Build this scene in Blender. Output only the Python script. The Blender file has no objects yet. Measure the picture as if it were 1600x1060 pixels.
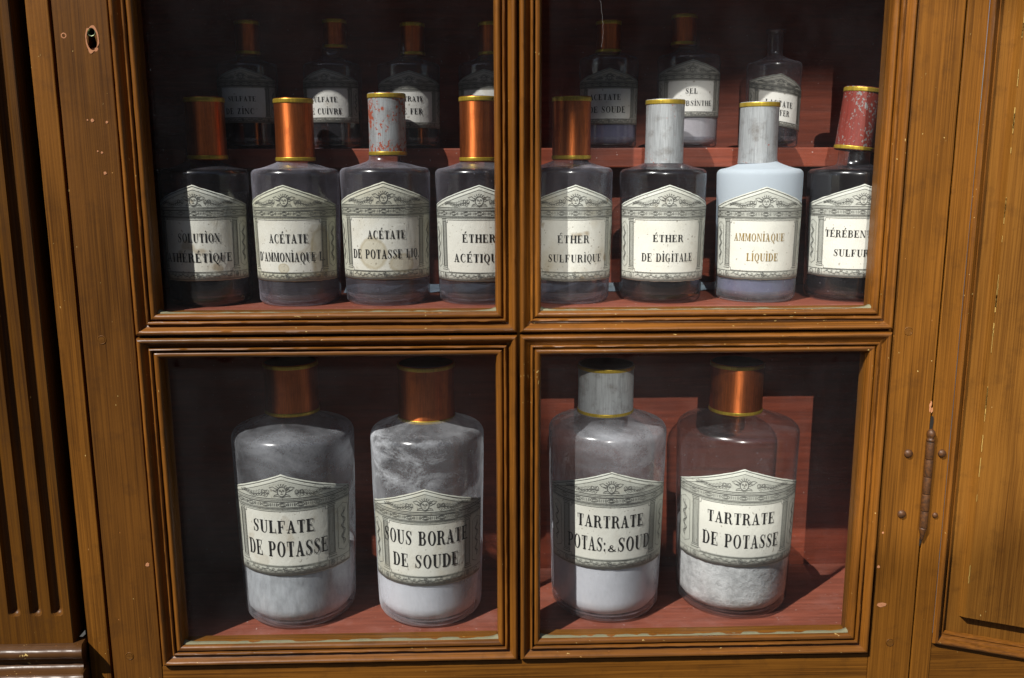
import bpy, bmesh, math, random
from mathutils import Vector, Matrix, noise as mnoise
import numpy as np

random.seed(7)
scene = bpy.context.scene
col = scene.collection
PI = math.pi

# ------------------------------------------------------------------ camera
FPX = 1426.0
TH, YW, RL = .1899, .0290, -.0033
cd = bpy.data.cameras.new('camera')
cd.sensor_fit = 'HORIZONTAL'; cd.sensor_width = 36.0
cd.lens = FPX * 36.0 / 1600.0
cd.clip_start = .02; cd.clip_end = 500
cam = bpy.data.objects.new('camera', cd); col.objects.link(cam)
Fv = Vector((math.sin(YW)*math.cos(TH), math.cos(YW)*math.cos(TH), -math.sin(TH)))
R0 = Vector((math.cos(YW), -math.sin(YW), 0)); U0 = R0.cross(Fv)
Rv = math.cos(RL)*R0 + math.sin(RL)*U0; Uv = math.cos(RL)*U0 - math.sin(RL)*R0
Mx = Matrix((Rv, Uv, -Fv)).transposed().to_4x4()
Mx.translation = Vector((-.0254, -.70, 0))
cam.matrix_world = Mx
scene.camera = cam
cd.dof.use_dof = True; cd.dof.focus_distance = .735; cd.dof.aperture_fstop = 9.0

# ------------------------------------------------------------------ light
SUN_DIR = Vector((1.0, 1.0, -1.48)).normalized()          # the way the sunlight travels
el = math.asin(-SUN_DIR.z)
world = bpy.data.worlds.new('World'); scene.world = world; world.use_nodes = True
nt = world.node_tree; nt.nodes.clear()
sky = nt.nodes.new('ShaderNodeTexSky'); sky.sky_type = 'NISHITA'; sky.sun_disc = False
sky.sun_elevation = el; sky.sun_rotation = math.radians(225)
bg = nt.nodes.new('ShaderNodeBackground'); bg.inputs[1].default_value = .05
wo = nt.nodes.new('ShaderNodeOutputWorld')
nt.links.new(sky.outputs[0], bg.inputs[0]); nt.links.new(bg.outputs[0], wo.inputs[0])
sl = bpy.data.lights.new('sun', 'SUN'); sl.energy = 5.0; sl.angle = math.radians(.5); sl.color = (1, .965, .90)
so = bpy.data.objects.new('sun', sl); col.objects.link(so)
so.rotation_euler = SUN_DIR.to_track_quat('-Z', 'Y').to_euler()
so.location = (-2, -2, 2)
# the sun thrown back by a window pane across the yard: a low frontal patch that reaches the right half of the case
GD = Vector((.085, 1.0, -.51)).normalized()
gl = bpy.data.lights.new('window_glint_lamp', 'SPOT'); gl.energy = 1200; gl.shadow_soft_size = .02
gl.color = (1, .96, .88)
GT = Vector((.292, .141, -.160)); GDIST = 7.0
gl.spot_size = 2*math.atan(.205/GDIST); gl.spot_blend = .03; go_scale = 1.4; gl.use_square = True
go = bpy.data.objects.new('window_glint_lamp', gl); col.objects.link(go)
go.location = GT - GD*GDIST; go.rotation_euler = GD.to_track_quat('-Z', 'Y').to_euler()
go.scale = (go_scale, 1, 1)
scene.view_settings.view_transform = 'Standard'; scene.view_settings.look = 'None'
scene.view_settings.exposure = 0.12; scene.view_settings.gamma = 1
scene.render.engine = 'CYCLES'
scene.cycles.max_bounces = 14; scene.cycles.transparent_max_bounces = 40
scene.cycles.transmission_bounces = 12; scene.cycles.glossy_bounces = 5; scene.cycles.diffuse_bounces = 3
scene.cycles.caustics_refractive = False; scene.cycles.caustics_reflective = False
scene.cycles.sample_clamp_indirect = 4
scene.cycles.use_denoising = True

# ------------------------------------------------------------------ object helpers
def link(name, me, mat=None, parent=None, smooth=False, label=None, kind=None):
    o = bpy.data.objects.new(name, me); col.objects.link(o)
    if mat is not None and not me.materials: me.materials.append(mat)
    if parent is not None: o.parent = parent
    if smooth:
        me.shade_smooth()
    if label: o['label'] = label
    if kind: o['kind'] = kind
    return o
def empty(name, loc, label, cat, group=None):
    o = bpy.data.objects.new(name, None); col.objects.link(o); o.location = loc
    o.empty_display_size = .02
    o['label'] = label; o['category'] = cat
    if group: o['group'] = group
    return o
def mesh(name, vs, fs):
    me = bpy.data.meshes.new(name); me.from_pydata(vs, [], fs); me.update(); return me
def box(name, x0, x1, y0, y1, z0, z1, mat, parent, bev=0, label=None):
    bm = bmesh.new()
    bmesh.ops.create_cube(bm, size=1)
    for v in bm.verts:
        v.co = Vector(((x0+x1)/2 + v.co.x*(x1-x0), (y0+y1)/2 + v.co.y*(y1-y0), (z0+z1)/2 + v.co.z*(z1-z0)))
    if bev:
        bmesh.ops.bevel(bm, geom=list(bm.edges), offset=bev, segments=2, profile=.6, affect='EDGES')
    me = bpy.data.meshes.new(name); bm.to_mesh(me); bm.free()
    return link(name, me, mat, parent, label=label)
def lathe(name, prof, seg, mat, parent, cx=0, cy=0, label=None, smooth=True, wob=0):
    vs, fs = [], []
    n = len(prof)
    for k in range(seg):
        a = 2*PI*k/seg
        for i, (r, z) in enumerate(prof):
            rr = r
            if wob and r > 1e-5:
                rr = r*(1 + wob*mnoise.noise(Vector((math.cos(a)*1.3 + cx*90, math.sin(a)*1.3, z*22 + cx*50))))
            vs.append((cx + rr*math.cos(a), cy + rr*math.sin(a), z))
    for k in range(seg):
        k2 = (k+1) % seg
        for i in range(n-1):
            a, b, c, d = k*n+i, k2*n+i, k2*n+i+1, k*n+i+1
            if prof[i][0] < 1e-6: fs.append((a, c, d))
            elif prof[i+1][0] < 1e-6: fs.append((a, b, c))
            else: fs.append((a, b, c, d))
    me = mesh(name, vs, fs)
    return link(name, me, mat, parent, smooth=smooth, label=label)

# ------------------------------------------------------------------ materials
def newmat(name):
    m = bpy.data.materials.new(name); m.use_nodes = True
    t = m.node_tree; t.nodes.clear()
    return m, t
class NB:
    def __init__(s, t): s.t = t
    def n(s, typ, **kw):
        nd = s.t.nodes.new('ShaderNode' + typ)
        for k, v in kw.items(): setattr(nd, k, v)
        return nd
    def l(s, a, b): s.t.links.new(a, b)
    def val(s, nd, key, v):
        if hasattr(v, 'is_linked') or hasattr(v, 'links'): s.l(v, nd.inputs[key])
        else: nd.inputs[key].default_value = v
    def math(s, op, a, b=None, clamp=False):
        nd = s.n('Math', operation=op); nd.use_clamp = clamp
        s.val(nd, 0, a)
        if b is not None: s.val(nd, 1, b)
        return nd.outputs[0]
    def mix(s, f, a, b, mode='MIX'):
        nd = s.n('Mix', data_type='RGBA', blend_type=mode)
        s.val(nd, 0, f)
        for key, v in ((6, a), (7, b)):
            if isinstance(v, tuple): nd.inputs[key].default_value = v + (1,) if len(v) == 3 else v
            else: s.l(v, nd.inputs[key])
        return nd.outputs[2]
    def coords(s, scale=(1, 1, 1), kind='Object', rnd=0):
        tc = s.n('TexCoord'); mp = s.n('Mapping'); s.l(tc.outputs[kind], mp.inputs[0])
        mp.inputs[3].default_value = scale
        if rnd:
            oi = s.n('ObjectInfo'); cm = s.n('CombineXYZ')
            r = s.math('MULTIPLY', oi.outputs['Random'], rnd)
            for i in range(3): s.l(r, cm.inputs[i])
            s.l(cm.outputs[0], mp.inputs[1])
        return mp.outputs[0]
    def noise(s, vec, scale, detail=3, rough=.5, dist=0):
        nd = s.n('TexNoise'); s.l(vec, nd.inputs['Vector'])
        nd.inputs['Scale'].default_value = scale; nd.inputs['Detail'].default_value = detail
        nd.inputs['Roughness'].default_value = rough; nd.inputs['Distortion'].default_value = dist
        return nd.outputs[0]
    def ramp(s, f, p0, p1, c0=(0, 0, 0, 1), c1=(1, 1, 1, 1)):
        nd = s.n('ValToRGB'); s.l(f, nd.inputs[0])
        e = nd.color_ramp.elements; e[0].position = p0; e[1].position = p1; e[0].color = c0; e[1].color = c1
        return nd.outputs[0]
    def bump(s, h, st, dist):
        nd = s.n('Bump'); s.l(h, nd.inputs['Height']); nd.inputs['Strength'].default_value = st
        nd.inputs['Distance'].default_value = dist; return nd.outputs[0]
    def out(s, sh):
        o = s.n('OutputMaterial'); s.l(sh, o.inputs[0])
    def bsdf(s, colr, rough=.5, metal=0, coat=0, coat_r=.2, normal=None, spec=.5):
        p = s.n('BsdfPrincipled')
        if isinstance(colr, tuple): p.inputs['Base Color'].default_value = colr + (1,)
        else: s.l(colr, p.inputs['Base Color'])
        s.val(p, 'Roughness', rough); s.val(p, 'Metallic', metal)
        p.inputs['Coat Weight'].default_value = coat; p.inputs['Coat Roughness'].default_value = coat_r
        p.inputs['Specular IOR Level'].default_value = spec
        if normal is not None:
            s.l(normal, p.inputs['Normal']); s.l(normal, p.inputs['Coat Normal'])
        return p.outputs[0]

def wood(name, axis='z', base=(.222, .086, .0105), dark=(.080, .028, .003), chips=.735, knot=None, coat=.10, wear=1.0):
    m, t = newmat(name); b = NB(t)
    lo = 7.0
    sc = {'z': (1, 1, lo/700), 'x': (lo/700, 1, 1)}[axis]
    sc = tuple(v for v in sc)
    v = b.coords(sc, rnd=3.7)
    if knot:
        # bend the grain round a knot
        tc = b.n('TexCoord'); sub = b.n('VectorMath', operation='SUBTRACT'); b.l(tc.outputs['Object'], sub.inputs[0])
        sub.inputs[1].default_value = knot
        sx = b.n('SeparateXYZ'); b.l(sub.outputs[0], sx.inputs[0])
        dx = b.math('MULTIPLY', sx.outputs[0], 55.0); dz = b.math('MULTIPLY', sx.outputs[2], 120.0)
        d2 = b.math('ADD', b.math('MULTIPLY', dx, dx), b.math('MULTIPLY', dz, dz))
        g = b.math('DIVIDE', 1.0, b.math('ADD', d2, .35))
        ox = b.math('MULTIPLY', g, b.math('MULTIPLY', sx.outputs[2], .20))
        cb = b.n('CombineXYZ'); b.l(ox, cb.inputs[0])
        ad = b.n('VectorMath', operation='ADD'); b.l(v, ad.inputs[0]); b.l(cb.outputs[0], ad.inputs[1])
        v = ad.outputs[0]
    big = b.noise(b.coords((1, 1, .22) if axis == 'z' else (.22, 1, 1), rnd=5), 26, 3, .55)
    fine = b.noise(v, 760, 2, .55, .15)
    mid = b.noise(v, 190, 2, .5, .4)
    vfine = b.noise(v, 1700, 1, .5)
    f = b.math('ADD', b.math('MULTIPLY', fine, .62), b.math('ADD', b.math('MULTIPLY', mid, .09), b.math('MULTIPLY', big, .30)))
    f = b.math('ADD', f, b.math('MULTIPLY', vfine, .22))
    fr = b.ramp(f, .46, .72)
    c = b.mix(fr, dark, base)
    pores = b.ramp(b.noise(b.coords((1, 1, .022) if axis == 'z' else (.022, 1, 1), rnd=8), 640, 2, .5), .56, .66)
    c = b.mix(b.math('MULTIPLY', pores, .36), c, tuple(x*.6 for x in dark))
    hue = b.ramp(big, .38, .66)
    c = b.mix(b.math('MULTIPLY', hue, .30), c, tuple(min(1, x*k) for x, k in zip(base, (1.25, 1.15, .8))))
    if knot:
        kd = b.ramp(g, .9, 2.2)
        c = b.mix(b.math('MULTIPLY', kd, .6), c, (.075, .020, .004))
    # dents, grime, chips down to the primer
    grime = b.ramp(b.noise(b.coords((1, 1, 1), rnd=2), 60, 5, .65), .54, .74)
    c = b.mix(b.math('MULTIPLY', grime, .38), c, (.05, .020, .005))
    cn = b.noise(b.coords((1, 1, .55) if axis == 'z' else (.55, 1, 1), rnd=9), 520, 2, .45)
    cm = b.noise(b.coords((1, 1, 1), rnd=4), 30, 2, .5)
    chip = b.ramp(b.math('ADD', cn, b.math('MULTIPLY', cm, .30)), chips+.205, chips+.215)
    c = b.mix(b.math('MULTIPLY', chip, wear), c, b.mix(b.ramp(cm, .5, .6), (.50, .17, .045), (.60, .42, .15)))
    h = b.math('ADD', b.math('MULTIPLY', f, .5), b.math('MULTIPLY', b.noise(b.coords((1, 1, 1)), 240, 2), .4))
    h = b.math('SUBTRACT', h, b.math('MULTIPLY', chip, .5))
    nrm = b.bump(h, .30, .0006)
    rg = b.math('ADD', .40, b.math('MULTIPLY', big, .22))
    b.out(b.bsdf(c, rough=rg, coat=coat, coat_r=.26, normal=nrm, spec=.20))
    return m

def red_paint(name, base=(.25, .044, .026), axis='x', worn=.35):
    m, t = newmat(name); b = NB(t)
    v = b.coords((.06, 1, 1) if axis == 'x' else (1, 1, .1), rnd=3)
    f = b.ramp(b.noise(v, 260, 3, .6), .35, .7)
    c = b.mix(f, tuple(x*.62 for x in base), base)
    w = b.ramp(b.noise(b.coords((1, 1, 1), rnd=2), 38, 5, .7), .50, .72)
    c = b.mix(b.math('MULTIPLY', w, worn), c, (.34, .15, .12))
    sp = b.ramp(b.noise(b.coords((1, 1, 1), rnd=6), 420, 1), .76, .78)
    c = b.mix(sp, c, (.55, .42, .38))
    b.out(b.bsdf(c, rough=.5, normal=b.bump(f, .25, .0004), spec=.35))
    return m

def thin_glass(name, tint=(.93, .94, .95), edge=(.50, .52, .55), dust=.05, dustcol=(.62, .60, .66), edge_at=.62, dscale=60, patch=True, gloss_r=.05, film=None, spk=13, f0=.045):
    m, t = newmat(name); b = NB(t)
    lw = b.n('LayerWeight'); lw.inputs[0].default_value = .5
    geo = b.n('NewGeometry')
    fac = lw.outputs['Facing']
    fres = b.math('ADD', f0, b.math('MULTIPLY', b.math('POWER', fac, 5.0), .80), clamp=True)
    ec = b.ramp(fac, edge_at, .985, tint + (1,), edge + (1,))
    tr = b.n('BsdfTransparent'); b.l(ec, tr.inputs[0])
    gls = b.n('BsdfGlossy'); gls.inputs['Roughness'].default_value = gloss_r
    bn = b.bump(b.noise(b.coords((1, 1, .5), rnd=3), 34, 2, .5), .5, .0012)
    b.l(bn, gls.inputs['Normal'])
    m1 = b.n('MixShader'); b.l(fres, m1.inputs[0]); b.l(tr.outputs[0], m1.inputs[1]); b.l(gls.outputs[0], m1.inputs[2])
    if spk < 50:
        g2 = b.n('BsdfGlossy'); g2.inputs['Roughness'].default_value = .22; b.l(bn, g2.inputs['Normal'])
        m1b = b.n('MixShader'); m1b.inputs[0].default_value = .055
        b.l(m1.outputs[0], m1b.inputs[1]); b.l(g2.outputs[0], m1b.inputs[2]); m1 = m1b
    df = b.n('BsdfDiffuse'); df.inputs[0].default_value = dustcol + (1,)
    tl = b.n('BsdfTranslucent'); tl.inputs[0].default_value = dustcol + (1,)
    dm = b.n('MixShader'); dm.inputs[0].default_value = .45; b.l(df.outputs[0], dm.inputs[1]); b.l(tl.outputs[0], dm.inputs[2])
    n1 = b.noise(b.coords((1, 1, .6), rnd=8), dscale, 4, .6)
    oi = b.n('ObjectInfo')
    amt = b.math('MULTIPLY', b.math('ADD', .35, b.math('MULTIPLY', b.ramp(n1, .35, .75), 1.3)) if patch else 1.0, dust)
    sx = b.n('SeparateColor'); b.l(oi.outputs['Color'], sx.inputs[0])
    amt = b.math('MULTIPLY', amt, sx.outputs[0])
    # more of it seen through the shell at a slant
    amt = b.math('MULTIPLY', amt, b.math('ADD', 1.0, b.math('MULTIPLY', b.math('POWER', fac, 2.5), 4.2)), clamp=True)
    specks = b.ramp(b.noise(b.coords((1, 1, 1), rnd=5), dscale*spk, 0), .83 if spk < 50 else .865, .85 if spk < 50 else .875)
    amt = b.math('ADD', amt, b.math('MULTIPLY', specks, .35 if spk < 50 else .22), clamp=True)
    if film:
        # film = (z below which it thins out, z above which it is full)
        tc = b.n('TexCoord'); s3 = b.n('SeparateXYZ'); b.l(tc.outputs['Object'], s3.inputs[0])
        nz = b.math('MULTIPLY', b.math('SUBTRACT', b.noise(b.coords((1, 1, 1)), 70, 3, .6), .5), film[3])
        hh = b.n('MapRange'); b.l(b.math('ADD', s3.outputs[2], nz), hh.inputs[0])
        hh.inputs[1].default_value = film[0]; hh.inputs[2].default_value = film[1]
        hh.inputs[3].default_value = 0; hh.inputs[4].default_value = film[2]
        pm = b.ramp(b.math('ADD', b.math('MULTIPLY', b.noise(b.coords((1, 1, 1.8), rnd=4), film[8], 6, .66, .9), .84), b.math('MULTIPLY', b.noise(b.coords((1, 1, 1), rnd=4), 620, 2, .6), .16)), .40, .62)
        xs = b.n('MapRange'); b.l(s3.outputs[0], xs.inputs[0]); xs.inputs[1].default_value = film[4]; xs.inputs[2].default_value = film[5]
        ff = hh.outputs[0]
        if film[6]: ff = b.math('MULTIPLY', ff, b.math('MULTIPLY', xs.outputs[0], b.math('ADD', 1-film[6], b.math('MULTIPLY', pm, film[6]))))
        up = b.n('MapRange'); b.l(s3.outputs[2], up.inputs[0]); up.inputs[1].default_value = film[7]; up.inputs[2].default_value = film[7]+.006; up.inputs[3].default_value = 1; up.inputs[4].default_value = .12
        ff = b.math('MULTIPLY', ff, up.outputs[0])
        amt = b.math('MAXIMUM', amt, ff)
    m2 = b.n('MixShader'); b.l(amt, m2.inputs[0]); b.l(m1.outputs[0], m2.inputs[1]); b.l(dm.outputs[0], m2.inputs[2])
    b.out(m2.outputs[0])
    return m

def liquid(name, colr, rough=0.0, density=None, haze=0, hazecol=(.5, .5, .6), clear_mix=0):
    m, t = newmat(name); b = NB(t)
    g = b.n('BsdfGlass'); g.inputs['Color'].default_value = colr + (1,)
    g.inputs['Roughness'].default_value = rough; g.inputs['IOR'].default_value = 1.34
    sh = g.outputs[0]
    if haze:
        df = b.n('BsdfDiffuse'); df.inputs[0].default_value = hazecol + (1,)
        mm = b.n('MixShader'); mm.inputs[0].default_value = haze
        n1 = b.ramp(b.noise(b.coords((1, 1, .4)), 60, 4, .6), .25, .8)
        b.l(b.math('MULTIPLY', n1, haze*1.5), mm.inputs[0])
        b.l(sh, mm.inputs[1]); b.l(df.outputs[0], mm.inputs[2]); sh = mm.outputs[0]
    if clear_mix:
        tp_ = b.n('BsdfTransparent'); tp_.inputs[0].default_value = (.9, .88, .9, 1)
        mm = b.n('MixShader'); mm.inputs[0].default_value = clear_mix
        b.l(sh, mm.inputs[1]); b.l(tp_.outputs[0], mm.inputs[2]); sh = mm.outputs[0]
    b.out(sh)
    return m

def powder(name, colr, scale=500, bump=.4, mott=.25, streak=False):
    m, t = newmat(name); b = NB(t)
    n1 = b.noise(b.coords((1, 1, .35) if streak else (1, 1, 1), rnd=3), scale, 4, .7)
    n2 = b.noise(b.coords((1, 1, .7), rnd=5), 55, 4, .65)
    f = b.ramp(b.math('ADD', b.math('MULTIPLY', n1, .55), b.math('MULTIPLY', n2, .45)), .34, .62)
    c = b.mix(f, tuple(x*(1-mott) for x in colr), colr)
    b.out(b.bsdf(c, rough=.8, normal=b.bump(n1, bump, .0012), spec=.15))
    return m

def metal_foil(name, base, chipcol=None, chips=.62, met=.85, rough=.36, oxide=(.10, .02, .006), mot=.35, aniso=0):
    m, t = newmat(name); b = NB(t)
    v = b.coords((1, 1, .06), rnd=6)
    st = b.noise(v, 900, 3, .6)
    f = b.ramp(st, .30, .72)
    c = b.mix(f, tuple(x*.62 for x in base), base)
    g = b.ramp(b.noise(b.coords((1, 1, 1), rnd=3), 90, 5, .65), .50, .78)
    c = b.mix(b.math('MULTIPLY', g, mot), c, oxide)
    h = st
    mt = met; rg = b.math('ADD', rough, b.math('MULTIPLY', g, .15))
    if chipcol:
        oi = b.n('ObjectInfo'); sc_ = b.n('SeparateColor'); b.l(oi.outputs['Color'], sc_.inputs[0])
        cn = b.noise(b.coords((1, 1, .8), rnd=4), 480, 3, .65)
        area = b.noise(b.coords((1, 1, .8), rnd=7), 62, 2, .5)
        s = b.math('ADD', b.math('MULTIPLY', cn, .6), b.math('MULTIPLY', area, .4))
        s = b.math('ADD', s, b.math('MULTIPLY', b.math('SUBTRACT', sc_.outputs[0], .5), .25))
        ch = b.ramp(s, chips, chips+.018)
        c = b.mix(ch, c, chipcol)
        mt = b.math('MULTIPLY', b.math('SUBTRACT', 1.0, ch), met)
        h = b.math('SUBTRACT', b.math('MULTIPLY', st, .5), b.math('MULTIPLY', ch, .7))
    sh = b.bsdf(c, rough=rg, metal=mt, normal=b.bump(h, .22, .0003))
    if aniso:
        sh.node.inputs['Anisotropic'].default_value = aniso
        tg = b.n('Tangent', direction_type='RADIAL', axis='Z'); b.l(tg.outputs[0], sh.node.inputs['Tangent'])
        sh.node.inputs['Anisotropic Rotation'].default_value = .25
    b.out(sh)
    return m

def paper(name, pu, v0, v1, plaque=(.76, .75, .67), outer=(.62, .63, .56), stain=1.0, stains=()):
    m, t = newmat(name); b = NB(t)
    tc = b.n('TexCoord'); sp = b.n('SeparateXYZ'); b.l(tc.outputs['UV'], sp.inputs[0])
    au = b.math('ABSOLUTE', b.math('SUBTRACT', b.math('MULTIPLY', sp.outputs[0], 2.0), 1.0))
    inu = b.math('LESS_THAN', au, pu)
    inv = b.math('MULTIPLY', b.math('GREATER_THAN', sp.outputs[1], v0), b.math('LESS_THAN', sp.outputs[1], v1))
    mask = b.math('MULTIPLY', inu, inv)
    # engraver's hatching: fine grey lines over the architecture
    wv = b.n('TexWave', wave_type='BANDS', bands_direction='Y'); 
    mp = b.n('Mapping'); b.l(tc.outputs['UV'], mp.inputs[0]); b.l(mp.outputs[0], wv.inputs['Vector'])
    wv.inputs['Scale'].default_value = 34; wv.inputs['Distortion'].default_value = 1.2
    hat = b.math('MULTIPLY', b.ramp(wv.outputs[0], .35, .9), .22)
    o2 = b.mix(hat, outer, tuple(x*.5 for x in outer))
    n1 = b.noise(b.coords((1, 1, 1), rnd=6), 900, 2, .6)
    o2 = b.mix(b.math('MULTIPLY', b.ramp(n1, .5, .7), .30), o2, tuple(x*.55 for x in outer))
    c = b.mix(mask, o2, plaque)
    big = b.noise(b.coords((1, 1, 1), rnd=3), 42, 4, .6)
    yel = b.ramp(big, .45, .72)
    oi = b.n('ObjectInfo'); sc_ = b.n('SeparateColor'); b.l(oi.outputs['Color'], sc_.inputs[0])
    c = b.mix(b.math('MULTIPLY', yel, b.math('MULTIPLY', sc_.outputs[0], .5*stain)), c, (.42, .33, .17))
    spot = b.ramp(b.noise(b.coords((1, 1, 1), rnd=8), 62, 2, .4), .66, .72)
    c = b.mix(b.math('MULTIPLY', spot, b.math('MULTIPLY', sc_.outputs[0], .65*stain)), c, (.30, .20, .08))
    for (su, sv, ru_, rv_) in stains:
        dx = b.math('MULTIPLY', b.math('SUBTRACT', sp.outputs[0], su), 1/ru_); dy = b.math('MULTIPLY', b.math('SUBTRACT', sp.outputs[1], sv), 1/rv_)
        dd = b.math('SQRT', b.math('ADD', b.math('MULTIPLY', dx, dx), b.math('MULTIPLY', dy, dy)))
        dd = b.math('ADD', dd, b.math('MULTIPLY', b.math('SUBTRACT', big, .5), 1.3))
        body = b.ramp(dd, .75, 1.0, (1, 1, 1, 1), (0, 0, 0, 1))
        c = b.mix(b.math('MULTIPLY', body, .42), c, (.46, .38, .20))
        rim = b.math('MULTIPLY', body, b.ramp(dd, .62, .82))
        c = b.mix(b.math('MULTIPLY', rim, .5), c, (.34, .26, .12))
    fox = b.ramp(b.noise(b.coords((1, 1, 1), rnd=8), 520, 0), .77, .80)
    c = b.mix(b.math('MULTIPLY', fox, .5), c, (.16, .12, .07))
    wr = b.noise(b.coords((1, 1, .6), rnd=4), 120, 3, .6, .8)
    b.out(b.bsdf(c, rough=.62, normal=b.bump(wr, .45, .0009), spec=.3))
    return m

def plain(name, colr, rough=.6, metal=0, nscale=300, var=.3, coat=0, alt=None):
    m, t = newmat(name); b = NB(t)
    n1 = b.noise(b.coords((1, 1, 1), rnd=3), nscale, 3, .6)
    c = b.mix(b.math('MULTIPLY', b.ramp(n1, .35, .7), var), colr, alt or tuple(x*.45 for x in colr))
    b.out(b.bsdf(c, rough=rough, metal=metal, coat=coat, normal=b.bump(n1, .2, .0003)))
    return m

M = {}
M['wood_v'] = wood('varnished_pine_upright', 'z')
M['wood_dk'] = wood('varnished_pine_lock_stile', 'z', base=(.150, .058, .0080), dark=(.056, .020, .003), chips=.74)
M['wood_h'] = wood('varnished_pine_level', 'x')
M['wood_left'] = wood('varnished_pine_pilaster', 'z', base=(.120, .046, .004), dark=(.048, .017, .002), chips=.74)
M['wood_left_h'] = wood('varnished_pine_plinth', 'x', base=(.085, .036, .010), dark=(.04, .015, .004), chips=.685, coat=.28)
M['trim_v'] = wood('varnished_moulding_upright', 'z', base=(.232, .085, .010), dark=(.088, .030, .0035), chips=.72, coat=.30)
M['trim_h'] = wood('varnished_moulding_level', 'x', base=(.212, .078, .011), dark=(.080, .028, .004), chips=.705, coat=.75)
M['panel'] = wood('varnished_pine_panel', 'z', base=(.220, .092, .014), dark=(.105, .038, .005), chips=.74, knot=(.428, 0, -.232))
M['peg'] = wood('peg_end_grain', 'x', base=(.17, .07, .012), chips=.9)
M['red'] = red_paint('red_brown_paint', base=(.285, .060, .028), worn=.22)
M['red_shelf'] = red_paint('red_brown_shelf_paint', base=(.32, .092, .055), worn=.5)
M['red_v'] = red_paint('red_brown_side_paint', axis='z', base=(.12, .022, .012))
M['putty'] = plain('putty', (.21, .20, .12), .8, nscale=150)
M['pane'] = thin_glass('window_pane_glass', tint=(.97, .975, .98), edge=(.6, .7, .7), dust=.0065, dscale=22, dustcol=(.7, .72, .78), gloss_r=.0, spk=75, f0=.012)
M['glass'] = thin_glass('old_bottle_glass', dust=.055, dustcol=(.60, .57, .66), edge=(.38, .39, .42))
M['glass_jar'] = thin_glass('old_jar_glass', dustcol=(.64, .66, .72), dust=.085, edge=(.40, .41, .45), dscale=45)
M['foot'] = thin_glass('lightened_foot_glass', dust=.16, dustcol=(.62, .60, .68), edge=(.5, .5, .55), dscale=80)  # heavy pale veil paints in the light caught at the foot
M['glass_caked'] = thin_glass('caked_jar_glass', dust=.19, edge=(.40, .41, .45), dscale=45, dustcol=(.8, .82, .86), film=(.112, .134, 1.0, .02, .050, -.004, .93, .168, 30))
M['glass_frost'] = thin_glass('crusted_jar_glass', dustcol=(.68, .70, .75), dust=.10, edge=(.40, .41, .45), dscale=70, film=(.100, .160, .66, .05, -.05, -.01, .70, .170, 14))
M['glass_milk'] = thin_glass('milky_bottle_glass', dust=.11, dustcol=(.72, .80, .87), film=(.020, .030, .97, .006, 0, 0, 0, .2, 1))
M['clear'] = liquid('clear_liquid', (.93, .93, .96), haze=.09, hazecol=(.50, .44, .50), clear_mix=.72)
M['black'] = plain('black_brown_liquid', (.006, .0045, .004), .08, nscale=20)
M['amber'] = liquid('amber_glint_liquid', (.30, .16, .03), haze=.12, hazecol=(.05, .035, .01))  # amber layer that stands in for the glint under the dark liquid
M['violet'] = powder('violet_grey_salt', (.15, .145, .23), 220)
M['white'] = powder('fine_white_powder', (.80, .80, .84), 420, .15, .10, True)
M['white_salt'] = powder('crumbly_white_salt', (.86, .86, .84), 170, 1.0, .48)
M['white_mist'] = powder('clouded_white_powder', (.66, .68, .70), 200, .35, .45, True)
M['pale'] = powder('pale_grey_powder', (.46, .43, .45), 420, .2, .12)
M['copper'] = metal_foil('copper_foil', (.70, .185, .044), met=.88, rough=.50, aniso=.85)
M['silver'] = metal_foil('grey_tin', (.50, .52, .53), chipcol=(.36, .075, .035), chips=.60, met=.30, rough=.48, oxide=(.15, .13, .11), mot=.85)
M['red_tin'] = metal_foil('red_painted_tin', (.27, .042, .028), chipcol=(.22, .21, .20), chips=.590, met=.15, rough=.45)
M['gold'] = metal_foil('gold_paint', (.66, .45, .045), met=.55, rough=.36, oxide=(.2, .12, .02))
M['tin_top'] = plain('cap_top', (.07, .05, .04), .5, .5)
M['ink'] = plain('black_ink', (.010, .010, .010), .5, var=.0)
M['ink_gold'] = plain('faded_gold_ink', (.36, .24, .07), .45, var=.5, alt=(.09, .06, .02), nscale=700)
M['line'] = plain('engraving_ink', (.10, .10, .09), .6, var=.0)
M['paper_b'] = paper('bottle_label_paper', .62, .095, .645)
M['paper_b_stained'] = paper('water_stained_label_paper', .62, .095, .645, plaque=(.76, .75, .67), outer=(.60, .60, .50), stains=((.40, .26, .13, .17), (.64, .17, .12, .10)))
M['paper_b_spotted'] = paper('spotted_label_paper', .62, .095, .645, plaque=(.76, .75, .67), outer=(.58, .58, .46), stains=((.47, .14, .05, .05), (.80, .30, .10, .30)))
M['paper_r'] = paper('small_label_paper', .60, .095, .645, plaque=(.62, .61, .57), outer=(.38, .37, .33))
M['paper_j'] = paper('jar_label_paper', .585, .105, .640, plaque=(.73, .725, .645), outer=(.55, .56, .49))
M['iron'] = plain('painted_iron', (.115, .042, .009), .55, .1, nscale=420, coat=.1, alt=(.018, .010, .006), var=.8)
M['dark'] = plain('painted_recess_shade', (.012, .008, .005), .8)  # near black, puts the shade of gaps and hollows into the colour
M['brass'] = plain('old_brass', (.30, .34, .20), .35, .8, alt=(.1, .12, .06))
M['yc'] = plain('yellow_chip', (.50, .32, .08), .7)
M['raw'] = plain('raw_wood', (.55, .24, .11), .8, alt=(.35, .12, .05))
M['scratch'] = plain('scratch', (.22, .22, .22), .6, var=0)
M['blue'] = plain('pale_blue_paper', (.40, .52, .60), .7, nscale=120, var=.6, alt=(.16, .22, .3))

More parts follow.
